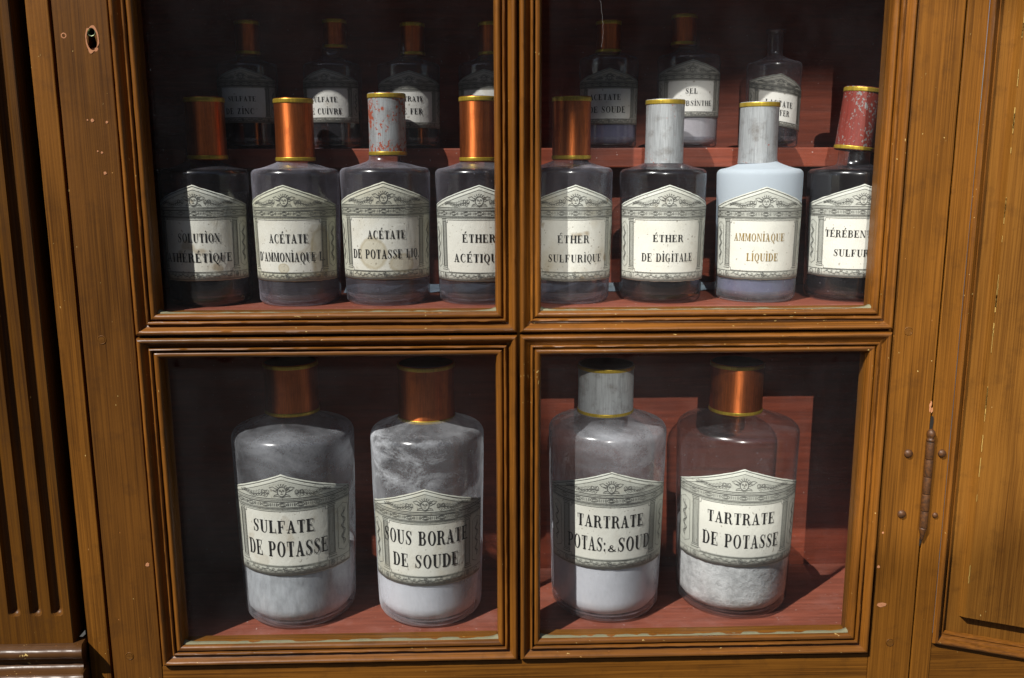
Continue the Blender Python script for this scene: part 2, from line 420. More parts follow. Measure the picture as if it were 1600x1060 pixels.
# ------------------------------------------------------------------ cabinet
WX = .2955; ZM, ZB, ZT = -.1301, -.4077, .2060
GX = .3375          # door edges
cab = empty('display_cabinet', (0, 0, -.55), 'brown varnished wooden apothecary cabinet with a four-pane glazed door and red painted inside', 'cabinet')
CZ = Matrix.Translation((0, 0, .55))
def addc(o):   # geometry of the cabinet is written in world coordinates
    return o
cab.location = (0, 0, 0)

# carcass
box('back_panel', -.37, .37, .141, .150, -.52, .290, M['red'], cab)
box('side_panel', -.352, -.3440, .020, .1405, -.50, .2695, M['red_v'], cab)
box('side_panel', .3440, .352, .020, .1405, -.50, .2695, M['red_v'], cab)
box('top_board', -.3435, .3435, .019, .1405, .252, .269, M['red'], cab)
box('shelf', -.3435, .3435, .016, .1405, -.137, -.112, M['red_shelf'], cab, .0008)
box('riser_shelf', -.3432, .3432, .084, .1405, -.0035, .0128, M['red'], cab, .0012)
box('shelf', -.3435, .3435, .016, .1405, -.417, -.392, M['red_shelf'], cab, .0008)

# the door
door = bpy.data.objects.new('glazed_door', None); col.objects.link(door); door.parent = cab
def board(name, x0, x1, z0, z1, y0, y1, mat, par, bev=.0007, label=None):
    """flat board with slightly uneven arrises"""
    bm = bmesh.new()
    L = max(x1-x0, z1-z0); vert = (z1-z0) >= (x1-x0)
    n = max(2, int(L/.012))
    pts = [(-1, -1), (1, -1), (1, 1), (-1, 1)]
    bmesh.ops.create_cube(bm, size=1)
    for v in bm.verts:
        v.co = Vector(((x0+x1)/2 + v.co.x*(x1-x0), (y0+y1)/2 + v.co.y*(y1-y0), (z0+z1)/2 + v.co.z*(z1-z0)))
    ax = 2 if vert else 0
    ed = [e for e in bm.edges if abs(e.verts[0].co[ax]-e.verts[1].co[ax]) > 1e-5]
    bmesh.ops.subdivide_edges(bm, edges=ed, cuts=n)
    bmesh.ops.recalc_face_normals(bm, faces=bm.faces)
    sharp = [e for e in bm.edges if len(e.link_faces) == 2 and e.calc_face_angle(0) > .5]
    bmesh.ops.bevel(bm, geom=sharp, offset=bev, segments=2, profile=.6, affect='EDGES', clamp_overlap=True)
    for v in bm.verts:
        q = v.co*55
        d = mnoise.noise_vector(q)*.00016
        v.co += Vector((d.x, d.y*.7, d.z*.0))
    me = bpy.data.meshes.new(name); bm.to_mesh(me); bm.free()
    return link(name, me, mat, par, label=label)

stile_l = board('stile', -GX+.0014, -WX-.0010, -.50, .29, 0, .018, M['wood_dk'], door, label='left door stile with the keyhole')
board('stile', WX+.0010, .3322, -.50, .29, 0, .018, M['wood_v'], door, label='right door stile on the hinge side')
board('rail', -WX-.0008, WX+.0008, -.50, ZB-.0010, .0004, .0176, M['wood_h'], door)
board('rail', -WX-.0008, WX+.0008, ZT+.0010, .29, .0004, .0176, M['wood_h'], door)
OP = .0178
board('muntin', -OP, OP, ZB-.0001, ZT+.0001, .0045, .0165, M['wood_v'], door)
board('muntin', -WX+.001, -OP-.0003, ZM-OP, ZM+OP, .0047, .0163, M['wood_h'], door)
board('muntin', OP+.0003, WX-.001, ZM-OP, ZM+OP, .0047, .0163, M['wood_h'], door)
for s in (-1, 1):
    x0, x1 = sorted((s*(WX+.0012), s*(WX-OP)))
    board('rebate', x0, x1, ZB, ZT, .0049, .0161, M['wood_v'], door)
    for z in (ZB+OP/2, ZT-OP/2):
        x0, x1 = sorted((s*(WX-OP-.0003), s*(OP+.0003)))
        board('rebate', x0, x1, z-OP/2-.0002, z+OP/2, .0051, .0159, M['wood_h'], door)

PROF = [(.0009, .0042), (.0009, -.0008), (.0013, -.0030), (.0020, -.0042), (.0029, -.0048), (.0039, -.0046), (.0047, -.0036),
        (.0055, -.0020), (.0065, -.0002), (.0076, .0008), (.0086, .0010), (.0089, -.0012), (.0094, -.0021), (.0102, -.0022), (.0108, -.0016),
        (.0110, .0016), (.0114, .0026), (.0119, .0026), (.0121, -.0002), (.0128, -.0010), (.0138, -.0013), (.0149, -.0010),
        (.0158, -.0001), (.0163, .0012), (.0165, .0030), (.0167, .0048), (.0167, .0064)]
def moulding(side, x0, x1, z0, z1):
    """one mitred length of moulding round a pane; side in L R T B"""
    n = int(max(x1-x0, z1-z0)/.004)
    vs, fs = [], []
    K = len(PROF)
    for i in range(n+1):
        for j, (w, y) in enumerate(PROF):
            w = w*1.055
            if side in 'LR':
                a, b_ = z0 + w, z1 - w
                z = a + (b_-a)*i/n
                x = x0 + w if side == 'L' else x1 - w
            else:
                a, b_ = x0 + w, x1 - w
                x = a + (b_-a)*i/n
                z = z0 + w if side == 'B' else z1 - w
            q = Vector((x*70, j*.9, z*70))
            d = mnoise.noise(q)*.00022 + mnoise.noise(q*4.1)*.00009
            d2 = mnoise.noise(q*1.3+Vector((9, 3, 1)))*.00022
            if j in (0, K-1): d = d2 = 0
            if side in 'LR': x += d2
            else: z += d2
            vs.append((x, y + d, z))
    for i in range(n):
        for j in range(K-1):
            a = i*K+j
            f = (a, a+1, a+K+1, a+K)
            fs.append(f if side in 'RB' else f[::-1])
    me = mesh('moulding', vs, fs); me.shade_smooth()
    bm = bmesh.new(); bm.from_mesh(me); bmesh.ops.recalc_face_normals(bm, faces=bm.faces)
    bm.to_mesh(me); bm.free()
    me.set_sharp_from_angle(angle=math.radians(55))
    link('moulding', me, M['trim_v' if side in 'LR' else 'trim_h'], door)
panes = [(-WX, 0, ZM, ZT), (0, WX, ZM, ZT), (-WX, 0, ZB, ZM), (0, WX, ZB, ZM)]
for (x0, x1, z0, z1) in panes:
    for s in 'LRTB': moulding(s, x0, x1, z0, z1)
    g = box('glass_pane', x0+.0165, x1-.0165, .0066, .0086, z0+.0165, z1-.0165, M['pane'], door)
    g.color = (1, 1, 1, 1)
    # putty line at the foot of the pane, thicker in the corners
    vs, fs = [], []
    n = 60
    a, b_ = x0+.0172, x1-.0172
    for i in range(n+1):
        x = a + (b_-a)*i/n
        e = min(i, n-i)/n
        h = .0001 + .0009*abs(mnoise.noise(Vector((x*60, z0, 2)))) + .0028*math.exp(-e*60)
        zz = z0+.0174
        for (y, z) in ((.0022, zz), (.0026, zz+h*.5), (.0060, zz+h), (.0065, zz)):
            vs.append((x, y, z))
    for i in range(n):
        for j in range(3):
            q = i*4+j; fs.append((q, q+4, q+5, q+1))
    link('putty', mesh('putty', vs, fs), M['putty'], door, smooth=True)

# scratches on the upper right pane
def ribbon3(name, pts, w, mat, parent, y):
    vs, fs = [], []
    for i, (x, z) in enumerate(pts):
        vs += [(x-w/2, y, z), (x+w/2, y, z)]
        if i: q = 2*i; fs.append((q-2, q-1, q+1, q))
    return link(name, mesh(name, vs, fs), mat, parent)
ribbon3('scratch', [(.0625+.0006*i-.010*(i/14)**1.6+.0004*random.uniform(-1, 1), .085+.0024*i) for i in range(15)], .00016, M['scratch'], door, .0062)

# keyhole cut into the left stile
kx, kz = -.3094, .0920
kb = bmesh.new()
def ext_poly(bm, pts, y0, y1):
    a = [bm.verts.new((x, y0, z)) for x, z in pts]; b_ = [bm.verts.new((x, y1, z)) for x, z in pts]
    bm.faces.new(a); bm.faces.new(b_[::-1])
    n = len(pts)
    for i in range(n): bm.faces.new((a[i], b_[i], b_[(i+1) % n], a[(i+1) % n]))
    bmesh.ops.recalc_face_normals(bm, faces=bm.faces)
pts = []
for k in range(19):
    a = math.radians(-50 + 280*k/18)
    pts.append((kx + .0037*math.cos(a), kz + .0026 + .0036*math.sin(a)))
pts += [(kx-.0026, kz-.0040), (kx-.0036, kz-.0098), (kx-.0020, kz-.0112), (kx+.0022, kz-.0113), (kx+.0040, kz-.0098), (kx+.0032, kz-.0040)]
ext_poly(kb, pts, -.004, .0150)
kme = bpy.data.meshes.new('keyhole_cut'); kb.to_mesh(kme); kb.free()
ko = bpy.data.objects.new('keyhole_cut', kme); col.objects.link(ko)
md = stile_l.modifiers.new('cut', 'BOOLEAN'); md.object = ko; md.operation = 'DIFFERENCE'; md.solver = 'EXACT'
bpy.context.view_layer.update()
dg = bpy.context.evaluated_depsgraph_get()
newme = bpy.data.meshes.new_from_object(stile_l.evaluated_get(dg))
stile_l.modifiers.clear(); stile_l.data = newme
bpy.data.objects.remove(ko); bpy.data.meshes.remove(kme)
box('lock_case', kx-.012, kx+.012, .0145, .0175, kz-.02, kz+.016, M['dark'], door)
def ring(name, cx, cz, ro, ri, y0, y1, mat, parent, seg=28):
    vs, fs = [], []
    for k in range(seg):
        a = 2*PI*k/seg; c, s = math.cos(a), math.sin(a)
        for r, y in ((ri, y1), (ri, y0), ((ri+ro)/2, y0-.0003), (ro, y0), (ro, y1)):
            vs.append((cx+r*c, y, cz+r*s))
    for k in range(seg):
        for j in range(4):
            a = k*5+j; b_ = ((k+1) % seg)*5+j
            fs.append((a, a+1, b_+1, b_))
    return link(name, mesh(name, vs, fs), mat, parent, smooth=True)
ring('keyhole_ring', kx-.0002, kz+.0028, .0034, .0025, .0006, .012, M['brass'], door)
def patch(name, cx, cz, rx, rz, y, mat, parent, hole=None, seed=0, seg=26):
    """thin irregular flake lying on the wood"""
    vs, fs = [], []
    for k in range(seg):
        a = 2*PI*k/seg
        q = 1 + .35*mnoise.noise(Vector((math.cos(a)*1.6+seed, math.sin(a)*1.6, seed*.7)))
        hx, hz = hole if hole else (rx*.05, rz*.05)
        vs += [(cx+rx*q*math.cos(a), y, cz+rz*q*math.sin(a)), (cx+hx*math.cos(a), y-.00005, cz+hz*math.sin(a))]
    for k in range(seg):
        a = 2*k; b_ = 2*((k+1) % seg)
        fs.append((a, b_, b_+1, a+1))
    return link(name, mesh(name, vs, fs), mat, parent)
# splintered raw rim round the lock hole, worn patches
box('chipped_wood', kx-.0022, kx+.0030, .0030, .0044, kz-.0110, kz-.0080, M['raw'], door, .0006)
def chip(x, z, rx, rz, sd, par=door, m='raw', y=-.00025): patch('chip', x, z, rx, rz, y, M[m], par, seed=sd)
patch('chipped_wood', kx+.0003, kz-.0022, .0046, .0098, -.00028, M['raw'], door, hole=(.0039, .0078), seed=4.2, seg=40)
ring('screw_hole', -.3292, .0920, .0022, .0011, .0001, .001, M['raw'], door)
for (x, z, r_) in [(-.3035, .0310, .0009), (-.3175, .0325, .0006), (-.3140, .0322, .0012), (-.3090, .0090, .0008), (-.3120, .0100, .0006),
                   (-.3080, -.0060, .0011), (.3040, -.364, .0042), (.2990, -.330, .0012), (-.3010, -.318, .0016), (.3005, -.300, .0009)]:
    chip(x, z, r_*1.0, r_*(.45 if r_ > .003 else 1), x*100)
for (x, z) in [(-.3215, -.1325), (-.3220, -.3985), (.3085, -.1310), (.3140, -.3990)]:
    lathe_o = ring('peg', x, z, .0035, .0028, -.00012, .0006, M['peg'], door)
    patch('peg', x, z, .0028, .0028, -.00022, M['peg'], door, seed=0)

# hinge in the right gap
hx, hz0 = .3327, -.2950
hin = bpy.data.objects.new('hinge', None)
PIN = True; col.objects.link(hin); hin.parent = cab
for k in range(5):
    L = (.2950-.2215)/5
    z = hz0 + L*k
    rr = .0032 + .0001*(k % 2)
    pr = [(0, z+.0003), (rr*.97, z+.0003), (rr, z+.0006), (rr*1.0, z+L-.0006), (rr*.97, z+L-.0003), (0, z+L-.0003)]
    kn = lathe('knuckle', pr, 20, M['iron'], hin, hx, -.0022); kn.data.set_sharp_from_angle(angle=math.radians(30))
lathe('pin', [(0, hz0), (.0024, hz0), (.0024, -.2215), (0, -.2215)], 14, M['dark'], hin, hx, -.0022)
tip = [(0, -.2110), (.0016, -.2114), (.0028, -.2130), (.0033, -.2150), (.0030, -.2172), (.0020, -.2186), (.0030, -.2192), (.0032, -.2206), (.0026, -.2213), (0, -.2213)]
lathe('finial', tip, 18, M['iron'], hin, hx, -.0022)
bt = [(0, -.2951), (.0030, -.2951), (.0031, -.2964), (.0024, -.2985), (.0016, -.3025), (.0009, -.3060), (0, -.3072)]
lathe('finial', bt, 18, M['iron'], hin, hx, -.0018)
def dome(name, x, z, r, parent, mat):
    vs, fs = [(x, -.0004-r*.62, z)], []
    for i in range(1, 6):
        a = PI/2*i/5
        for k in range(16):
            b_ = 2*PI*k/16
            vs.append((x+r*math.sin(a)*math.cos(b_), -.0004-r*.62*math.cos(a)+(0.001 if i == 5 else 0), z+r*math.sin(a)*math.sin(b_)))
    for k in range(16): fs.append((0, 1+(k+1) % 16, 1+k))
    for i in range(4):
        for k in range(16):
            a = 1+i*16+k; b_ = 1+i*16+(k+1) % 16
            fs.append((a, b_, b_+16, a+16))
    return link(name, mesh(name, vs, fs), mat, parent, smooth=True)
for x, z, r_ in [(.3163, -.2320, .0036), (.3440, -.2323, .0034), (.3148, -.2838, .0036), (.3428, -.2853, .0024)]:
    dome('screw_head', x, z, r_, hin, M['iron'])
patch('recess_shade_patch', .3332, -.2068, .0014, .0062, -.00035, M['dark'], cab, seed=2)  # flat dark patches by the hinge stand in for shaded recesses
patch('recess_shade_patch', .3322, -.3070, .0010, .0050, -.00045, M['dark'], cab, seed=5)
for k in range(4): chip(.3318+random.uniform(-.0012, .0008), -.198+random.uniform(-.006, .008), .0007, .0022, k*5.1, cab, 'raw', -.0004)

# left: cabinet frame strip, channel coloured dark for its shade, fluted pilaster with its base
board('frame_stile', -.3550, -GX-.0012, -.50, .29, .0005, .020, M['wood_v'], cab)
box('channel', -.3660, -.3545, .021, .026, -.50, .29, M['dark'], cab)
pil = bpy.data.objects.new('pilaster', None); col.objects.link(pil); pil.parent = cab
PX1 = -.3632; FR = .0050
fl = [-.3742-.01705*k for k in range(5)]
vs, fs = [], []
xs = []
edge = PX1
# cross-section of the shaft with half-round flutes
sec = [(PX1, .020), (PX1, -.0052), (PX1-.0008, -.0060)]
for c in fl:
    for k in range(11):
        a = PI*k/10
        sec.append((c + FR*math.cos(a), -.0060 + FR*1.05*math.sin(a)))
sec += [(-.462, -.0060)]
ZE = -.3535
zl = [.23] + [.23 - (.23-ZE)*i/60 for i in range(1, 61)]
rows = []
for z in zl: rows.append([(x, y + .00012*mnoise.noise(Vector((x*200, z*60, 1))), z) for x, y in sec])
# rounded flute ends
for k in range(1, 7):
    a = PI/2*k/6
    row = []
    for x, y in sec:
        c = min(fl, key=lambda q: abs(q-x))
        dx = x-c
        if abs(dx) <= FR+1e-6 and y > -.0061:
            s_ = math.sqrt(max(0, 1-(dx/FR)**2))
            h = math.sin(a)
            d = math.sqrt(max(0, 1-(dx/FR)**2 - h**2)) if 1-(dx/FR)**2-h**2 > 0 else 0
            row.append((x, -.0060+FR*1.05*d if x < PX1-.001 else y, ZE-FR*h))
        else: row.append((x, y, ZE-FR*h if False else ZE-FR*math.sin(a)))
    rows.append(row)
rows.append([(x, y if x > PX1-.0001 and y > -.006 else -.0060, -.3825) for x, y in sec])
K = len(sec)
for r_ in rows: vs += r_
for i in range(len(rows)-1):
    for j in range(K-1):
        a = i*K+j; fs.append((a, a+K, a+K+1, a+1))
me = mesh('fluted_shaft', vs, fs); me.shade_smooth(); me.set_sharp_from_angle(angle=math.radians(40))
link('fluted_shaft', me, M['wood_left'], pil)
# base mouldings
bprof = [(.004, -.3733), (-.008, -.3735), (-.0125, -.3742), (-.0150, -.3762), (-.0158, -.3790), (-.0150, -.3818), (-.0125, -.3838),
         (-.0100, -.3846), (-.0088, -.3862), (-.0086, -.3890), (-.0100, -.3920), (-.0130, -.3934), (-.0172, -.3938), (-.0200, -.3950), (-.0215, -.3980), (-.0212, -.4010), (-.0195, -.4040),
         (-.0180, -.4060), (-.0180, -.46)]
bprof = [(y, z-.0092) for y, z in bprof]
def base_run(x0, x1):
    n = 40; vs, fs = [], []
    for i in range(n+1):
        for j, (y, z) in enumerate(bprof):
            x = x0 + (x1 + (-y)*.35 - x0)*i/n
            vs.append((x, y + .0005*mnoise.noise(Vector((x*110, j*.5, 4))), z+.0003*mnoise.noise(Vector((x*150, j*.5, 8)))))
    K = len(bprof)
    for i in range(n):
        for j in range(K-1):
            a = i*K+j; fs.append((a, a+K, a+K+1, a+1))
    # end cap
    e = n*K
    ctr = len(vs); vs.append((x1, .018, -.42))
    vs2 = [(x1, .018, z) for y, z in bprof]
    o0 = len(vs); vs += vs2
    for j in range(K-1): fs.append((e+j, o0+j, o0+j+1, e+j+1))
    me = mesh('base_moulding', vs, fs); me.shade_smooth(); me.set_sharp_from_angle(angle=math.radians(45))
    return link('base_moulding', me, M['wood_left_h'], pil)
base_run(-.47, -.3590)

# right: the fixed side with its raised and fielded panel
RS = bpy.data.objects.new('side_door', None); col.objects.link(RS); RS.parent = cab
board('stile', .3338, .3500, -.50, .29, .0003, .020, M['wood_v'], RS)
XR = .47
def zlow(x): return -.4000 - .20*max(0, x-.350)*max(0, 1-.0*(x-.35))       # the lower edge of the panel opening sags to the right
# rail under the panel with a shaped upper edge
vs, fs = [], []
n = 24
for i in range(n+1):
    x = .3502 + (XR-.3502)*i/n
    vs += [(x, .0012, -.50), (x, .0012, zlow(x)), (x, .02, zlow(x))]
for i in range(n):
    for j in range(2):
        a = 3*i+j; fs.append((a, a+3, a+4, a+1))
link('rail', mesh('rail', vs, fs), M['wood_h'], RS)
rp = [(0, .0006), (.0004, -.0016), (.0016, -.0030), (.0030, -.0032), (.0042, -.0022), (.0052, -.0002), (.0060, .0016), (.0072, .0026), (.0088, .0030), (.0096, .0022), (.0104, .0024), (.0112, .0042), (.0118, .0062)]
def sweep(path, mat, name):
    """moulding swept along path points (x, z, inward normal)"""
    vs, fs = [], []; K = len(rp)
    for i, (x, z, nx, nz) in enumerate(path):
        for j, (w, y) in enumerate(rp):
            w *= .95
            q = Vector((x*80, j, z*80))
            vs.append((x+nx*w, y+mnoise.noise(q)*.00016, z+nz*w))
    for i in range(len(path)-1):
        for j in range(K-1):
            a = i*K+j; fs.append((a, a+1, a+K+1, a+K))
    me = mesh(name, vs, fs); me.shade_smooth()
    bm = bmesh.new(); bm.from_mesh(me); bmesh.ops.recalc_face_normals(bm, faces=bm.faces); bm.to_mesh(me); bm.free()
    me.set_sharp_from_angle(angle=math.radians(50))
    return link(name, me, mat, RS)
zc = zlow(.350)
path = [(.3503, zc + (.23-zc)*i/80 if i else zc, 1, 1 if i == 0 else 0) for i in range(81)]
path[0] = (.3503, zc, 1, .98)
sweep(path, M['trim_v'], 'moulding')
path = [(.3503, zc, 1, .98)]
for i in range(1, 41):
    x = .3503 + (XR-.3503)*i/40
    path.append((x, zlow(x), .0, 1))
path[0] = (.3503, zc, 1, .98)
sweep(path, M['trim_h'], 'moulding')
# panel: flat margin, bevel, raised field
XF = .3745; BW = .0020
vs, fs = [], []
def zf(x): return zlow(x) + .0305 - .06*(x-.375)*0
nx_, nz_ = 14, 40
fx = [.3600, XF, XF+BW] + [XF+BW + (XR-XF-BW)*i/nx_ for i in range(1, nx_+1)]
fz = [0, 1, 2] + [2 + i for i in range(1, nz_+1)]
for zi in range(len(fz)):
    for xi, x in enumerate(fx):
        base = zlow(max(x, .3745))
        if zi == 0: z = base + .004
        elif zi == 1: z = base + .0260
        elif zi == 2: z = base + .0260+BW
        else: z = base + .029 + (.23-base-.029)*(zi-2)/nz_
        hi = xi >= 2 and zi >= 2
        vs.append((x, (.0002 if hi else .0066) + .0002*mnoise.noise(Vector((x*30, 0, z*30))), z))
W_ = len(fx)
for zi in range(len(fz)-1):
    for xi in range(W_-1):
        a = zi*W_+xi; fs.append((a, a+1, a+1+W_, a+W_))
link('panel', mesh('panel', vs, fs), M['panel'], RS)
for (x, z, rx, rz) in [(.4030, -.352, .0016, .0010), (.4040, -.359, .0018, .0016), (.3925, -.330, .001, .001), (.4005, -.342, .0012, .004)]:
    patch('chip', x, z, rx, rz, .0009, M['yc'], RS, seed=x*77)

# worn yellow arris of the raised field
for k in range(26):
    z0_ = -.368 + random.random()*.56; L_ = random.uniform(.004, .022)
    ribbon3('worn_edge', [(XF+BW*.9+.0003*mnoise.noise(Vector((k, i*.7, 0))), z0_+L_*i/6) for i in range(7)], random.uniform(.0003, .0008), M['yc'], RS, -.0004)
# the yard outside, seen only in the gloss of glass and varnish
gnd = link('ground', mesh('ground', [(-60, -60, -1.3), (60, -60, -1.3), (60, 60, -1.3), (-60, 60, -1.3)], [(0, 1, 2, 3)]), plain('yard_paving', (.09, .085, .075), .9, nscale=6, var=.5))
gnd['kind'] = 'structure'
yard = box('wall', -14, 14, -10.5, -10, -1.296, 5.2, plain('yard_wall', (.10, .09, .075), .9, nscale=5, var=.5), None)
yard['kind'] = 'structure'

# ------------------------------------------------------------------ lettering (a fat-face roman built from strokes)
HL, SR, ST = .070, .070, .235     # hairline, serif thickness, stem
def ringarc(cx, cy, rx, ry, icx, irx, iry, a0, a1, n=18):
    out = []
    for k in range(n):
        t0 = math.radians(a0+(a1-a0)*k/n); t1 = math.radians(a0+(a1-a0)*(k+1)/n)
        p = lambda x, a, b, t: (x+a*math.cos(t), cy+b*math.sin(t))
        out.append([p(cx, rx, ry, t0), p(cx, rx, ry, t1), p(icx, irx, iry, t1), p(icx, irx, iry, t0)])
    return out
def rc(x0, y0, x1, y1): return [[(x0, y0), (x1, y0), (x1, y1), (x0, y1)]]
def stem(x, w=ST, top=True, bot=True, so=.075, y0=0, y1=1):
    o = rc(x, y0, x+w, y1)
    if bot: o += rc(x-so, y0, x+w+so, y0+SR)
    if top: o += rc(x-so, y1-SR, x+w+so, y1)
    return o
def dg_(x0, y0, x1, y1, w): return [[(x0, y0), (x0+w, y0), (x1+w, y1), (x1, y1)]]
def swath(pts, n=24):
    """pts: x, y, width; Catmull-Rom"""
    P = [Vector(p) for p in pts]; P = [P[0]*2-P[1]] + P + [P[-1]*2-P[-2]]
    S = []
    for i in range(1, len(P)-2):
        for k in range(6):
            t = k/6
            a, b, c, d = P[i-1], P[i], P[i+1], P[i+2]
            S.append(.5*((2*b)+(c-a)*t+(2*a-5*b+4*c-d)*t*t+(3*b-a-3*c+d)*t**3))
    S.append(P[-2])
    L = []; o = []
    for i, s in enumerate(S):
        a = S[max(0, i-1)]; b = S[min(len(S)-1, i+1)]
        d = Vector((b.x-a.x, b.y-a.y)); d.normalize()
        n_ = Vector((-d.y, d.x))*s.z/2
        L.append(((s.x+n_.x, s.y+n_.y), (s.x-n_.x, s.y-n_.y)))
    for i in range(len(L)-1): o.append([L[i][0], L[i+1][0], L[i+1][1], L[i][1]])
    return o
def glyph(ch):
    if ch == 'A':
        o = dg_(.10, 0, .40, 1, HL) + [[(.56, 0), (.80, 0), (.50, 1), (.36, 1)]] + rc(.2, .30, .64, .30+HL) + rc(0, 0, .27, SR) + rc(.47, 0, .9, SR)
        return o, .90
    if ch in 'ÉE':
        o = stem(.08) + rc(.2, .95, .74, 1) + rc(.2, 0, .78, SR) + rc(.2, .48, .52, .48+HL) + [[(.74, 1), (.69, 1), (.66, .70), (.70, .70)], [(.78, 0), (.73, 0), (.68, .32), (.72, .32)], [(.50, .34), (.54, .34), (.54, .68), (.50, .68)]]
        if ch == 'É': o += [[(.34, 1.10), (.43, 1.10), (.66, 1.34), (.50, 1.34)]]
        return o, .84
    if ch == 'F':
        return stem(.08) + rc(.2, .95, .74, 1) + rc(.2, .46, .52, .46+HL) + [[(.74, 1), (.69, 1), (.66, .68), (.70, .68)], [(.50, .32), (.54, .32), (.54, .66), (.50, .66)]], .80
    if ch == 'B':
        return stem(.08) + rc(.2, .95, .46, 1) + rc(.2, .50, .46, .50+HL) + rc(.2, 0, .46, SR) + ringarc(.46, .75, .28, .25, .44, .12, .20, -90, 90) + ringarc(.46, .275, .34, .275, .44, .16, .225, -90, 90), .88
    if ch in 'CG':
        o = ringarc(.46, .5, .42, .52, .52, .28, .47, 48, 312 if ch == 'C' else 300, 26) + rc(.70, .66, .755, .98)
        if ch == 'C': o += swath([(.62, .04, .05), (.72, .12, .05), (.77, .26, .04)])
        else: o += rc(.60, .03, .80, .42) + rc(.50, .40, .90, .45)
        return o, .88 if ch == 'C' else .96
    if ch == 'D':
        return stem(.08) + rc(.2, .95, .42, 1) + rc(.2, 0, .42, SR) + ringarc(.42, .5, .46, .5, .40, .26, .45, -90, 90, 24), .94
    if ch == 'H': return stem(.08) + stem(.66) + rc(.25, .48, .7, .48+HL), .95
    if ch == 'I': return stem(.10), .42
    if ch == 'i': return stem(.10) + ringarc(.20, 1.24, .085, .085, .20, .001, .001, 0, 360, 10), .42
    if ch == 'L': return stem(.08) + rc(.2, 0, .74, SR) + [[(.74, 0), (.68, 0), (.64, .36), (.68, .36)]], .80
    if ch == 'M':
        return rc(.10, 0, .10+HL, 1) + rc(0, 0, .26, SR) + rc(0, .95, .22, 1) + [[(.12, 1), (.32, 1), (.60, .08), (.50, .02)]] + dg_(.50, .02, .80, 1, HL) + stem(.80), 1.10
    if ch == 'N':
        return rc(.10, 0, .10+HL, 1) + rc(0, 0, .26, SR) + rc(0, .95, .22, 1) + [[(.08, 1), (.30, 1), (.84, 0), (.66, 0)]] + rc(.78, 0, .78+HL, 1) + rc(.66, .95, .94, 1), .96
    if ch in 'OQ':
        o = ringarc(.46, .5, .42, .52, .46, .22, .47, 0, 360, 36)
        if ch == 'Q': o += swath([(.36, .10, .05), (.46, .02, .09), (.54, -.14, .13), (.64, -.24, .11), (.80, -.16, .04)])
        return o, .92
    if ch == 'P':
        return stem(.08) + rc(.2, .95, .44, 1) + rc(.2, .42, .44, .42+HL) + ringarc(.44, .71, .34, .29, .42, .15, .24, -90, 90), .82
    if ch == 'R':
        return stem(.08) + rc(.2, .95, .44, 1) + rc(.2, .48, .46, .48+HL) + ringarc(.44, .745, .31, .255, .42, .13, .205, -90, 90) + swath([(.42, .50, .05), (.58, .44, .14), (.66, .24, .20), (.72, .06, .16), (.86, .02, .05), (.92, .12, .04)]), .92
    if ch == 'S':
        return swath([(.66, .70, .04), (.56, .93, .05), (.36, .975, .05), (.17, .82, .13), (.24, .62, .19), (.46, .46, .22), (.58, .26, .17), (.46, .05, .06), (.26, .03, .05), (.12, .14, .05), (.08, .30, .04)]) + rc(.64, .68, .69, .99) + rc(.05, .01, .10, .33), .76
    if ch == 'T':
        return stem(.30, top=False) + rc(.04, .95, .77, 1) + [[(.04, 1), (.09, 1), (.13, .66), (.09, .66)], [(.77, 1), (.72, 1), (.68, .66), (.72, .66)]], .81
    if ch == 'U':
        return rc(.10, .28, .10+ST, 1) + rc(0, .95, .40, 1) + rc(.72, .28, .72+HL, 1) + rc(.60, .95, .90, 1) + ringarc(.4375, .30, .3375, .32, .512, .207, .26, 180, 360), .92
    if ch == 'V':
        return [[(.06, 1), (.28, 1), (.50, 0), (.40, 0)]] + dg_(.43, 0, .70, 1, HL) + rc(-.02, .95, .38, 1) + rc(.56, .95, .88, 1), .86
    if ch == 'Z':
        return [[(.06, 0), (.28, 0), (.70, 1), (.48, 1)]] + rc(.08, .95, .70, 1) + rc(.06, 0, .74, SR) + [[(.08, 1), (.13, 1), (.17, .68), (.13, .68)], [(.74, 0), (.69, 0), (.65, .34), (.69, .34)]], .80
    if ch == "'": return [[(.06, 1.04), (.22, 1.04), (.14, .74), (.09, .74)]], .26
    if ch == '.': return ringarc(.12, .07, .09, .09, .12, .001, .001, 0, 360, 10), .30
    if ch == ':': return ringarc(.12, .10, .10, .10, .12, .001, .001, 0, 360, 10) + ringarc(.12, .56, .10, .10, .12, .001, .001, 0, 360, 10), .34
    if ch == '&':
        s = swath([(.60, .30, .04), (.46, .06, .07), (.22, .02, .10), (.08, .18, .12), (.20, .36, .08), (.38, .50, .05), (.40, .64, .05), (.28, .70, .06), (.20, .58, .09), (.30, .36, .11), (.48, .12, .11), (.64, .03, .05)])
        return s, .72
    if ch == ' ': return [], .50
    return stem(.08), .5
def text_polys(txt):
    x = 0; out = []
    for ch in txt:
        g, w = glyph(ch)
        for p in g: out.append([(x+a, b) for a, b in p])
        x += w + .11
    return out, x-.11

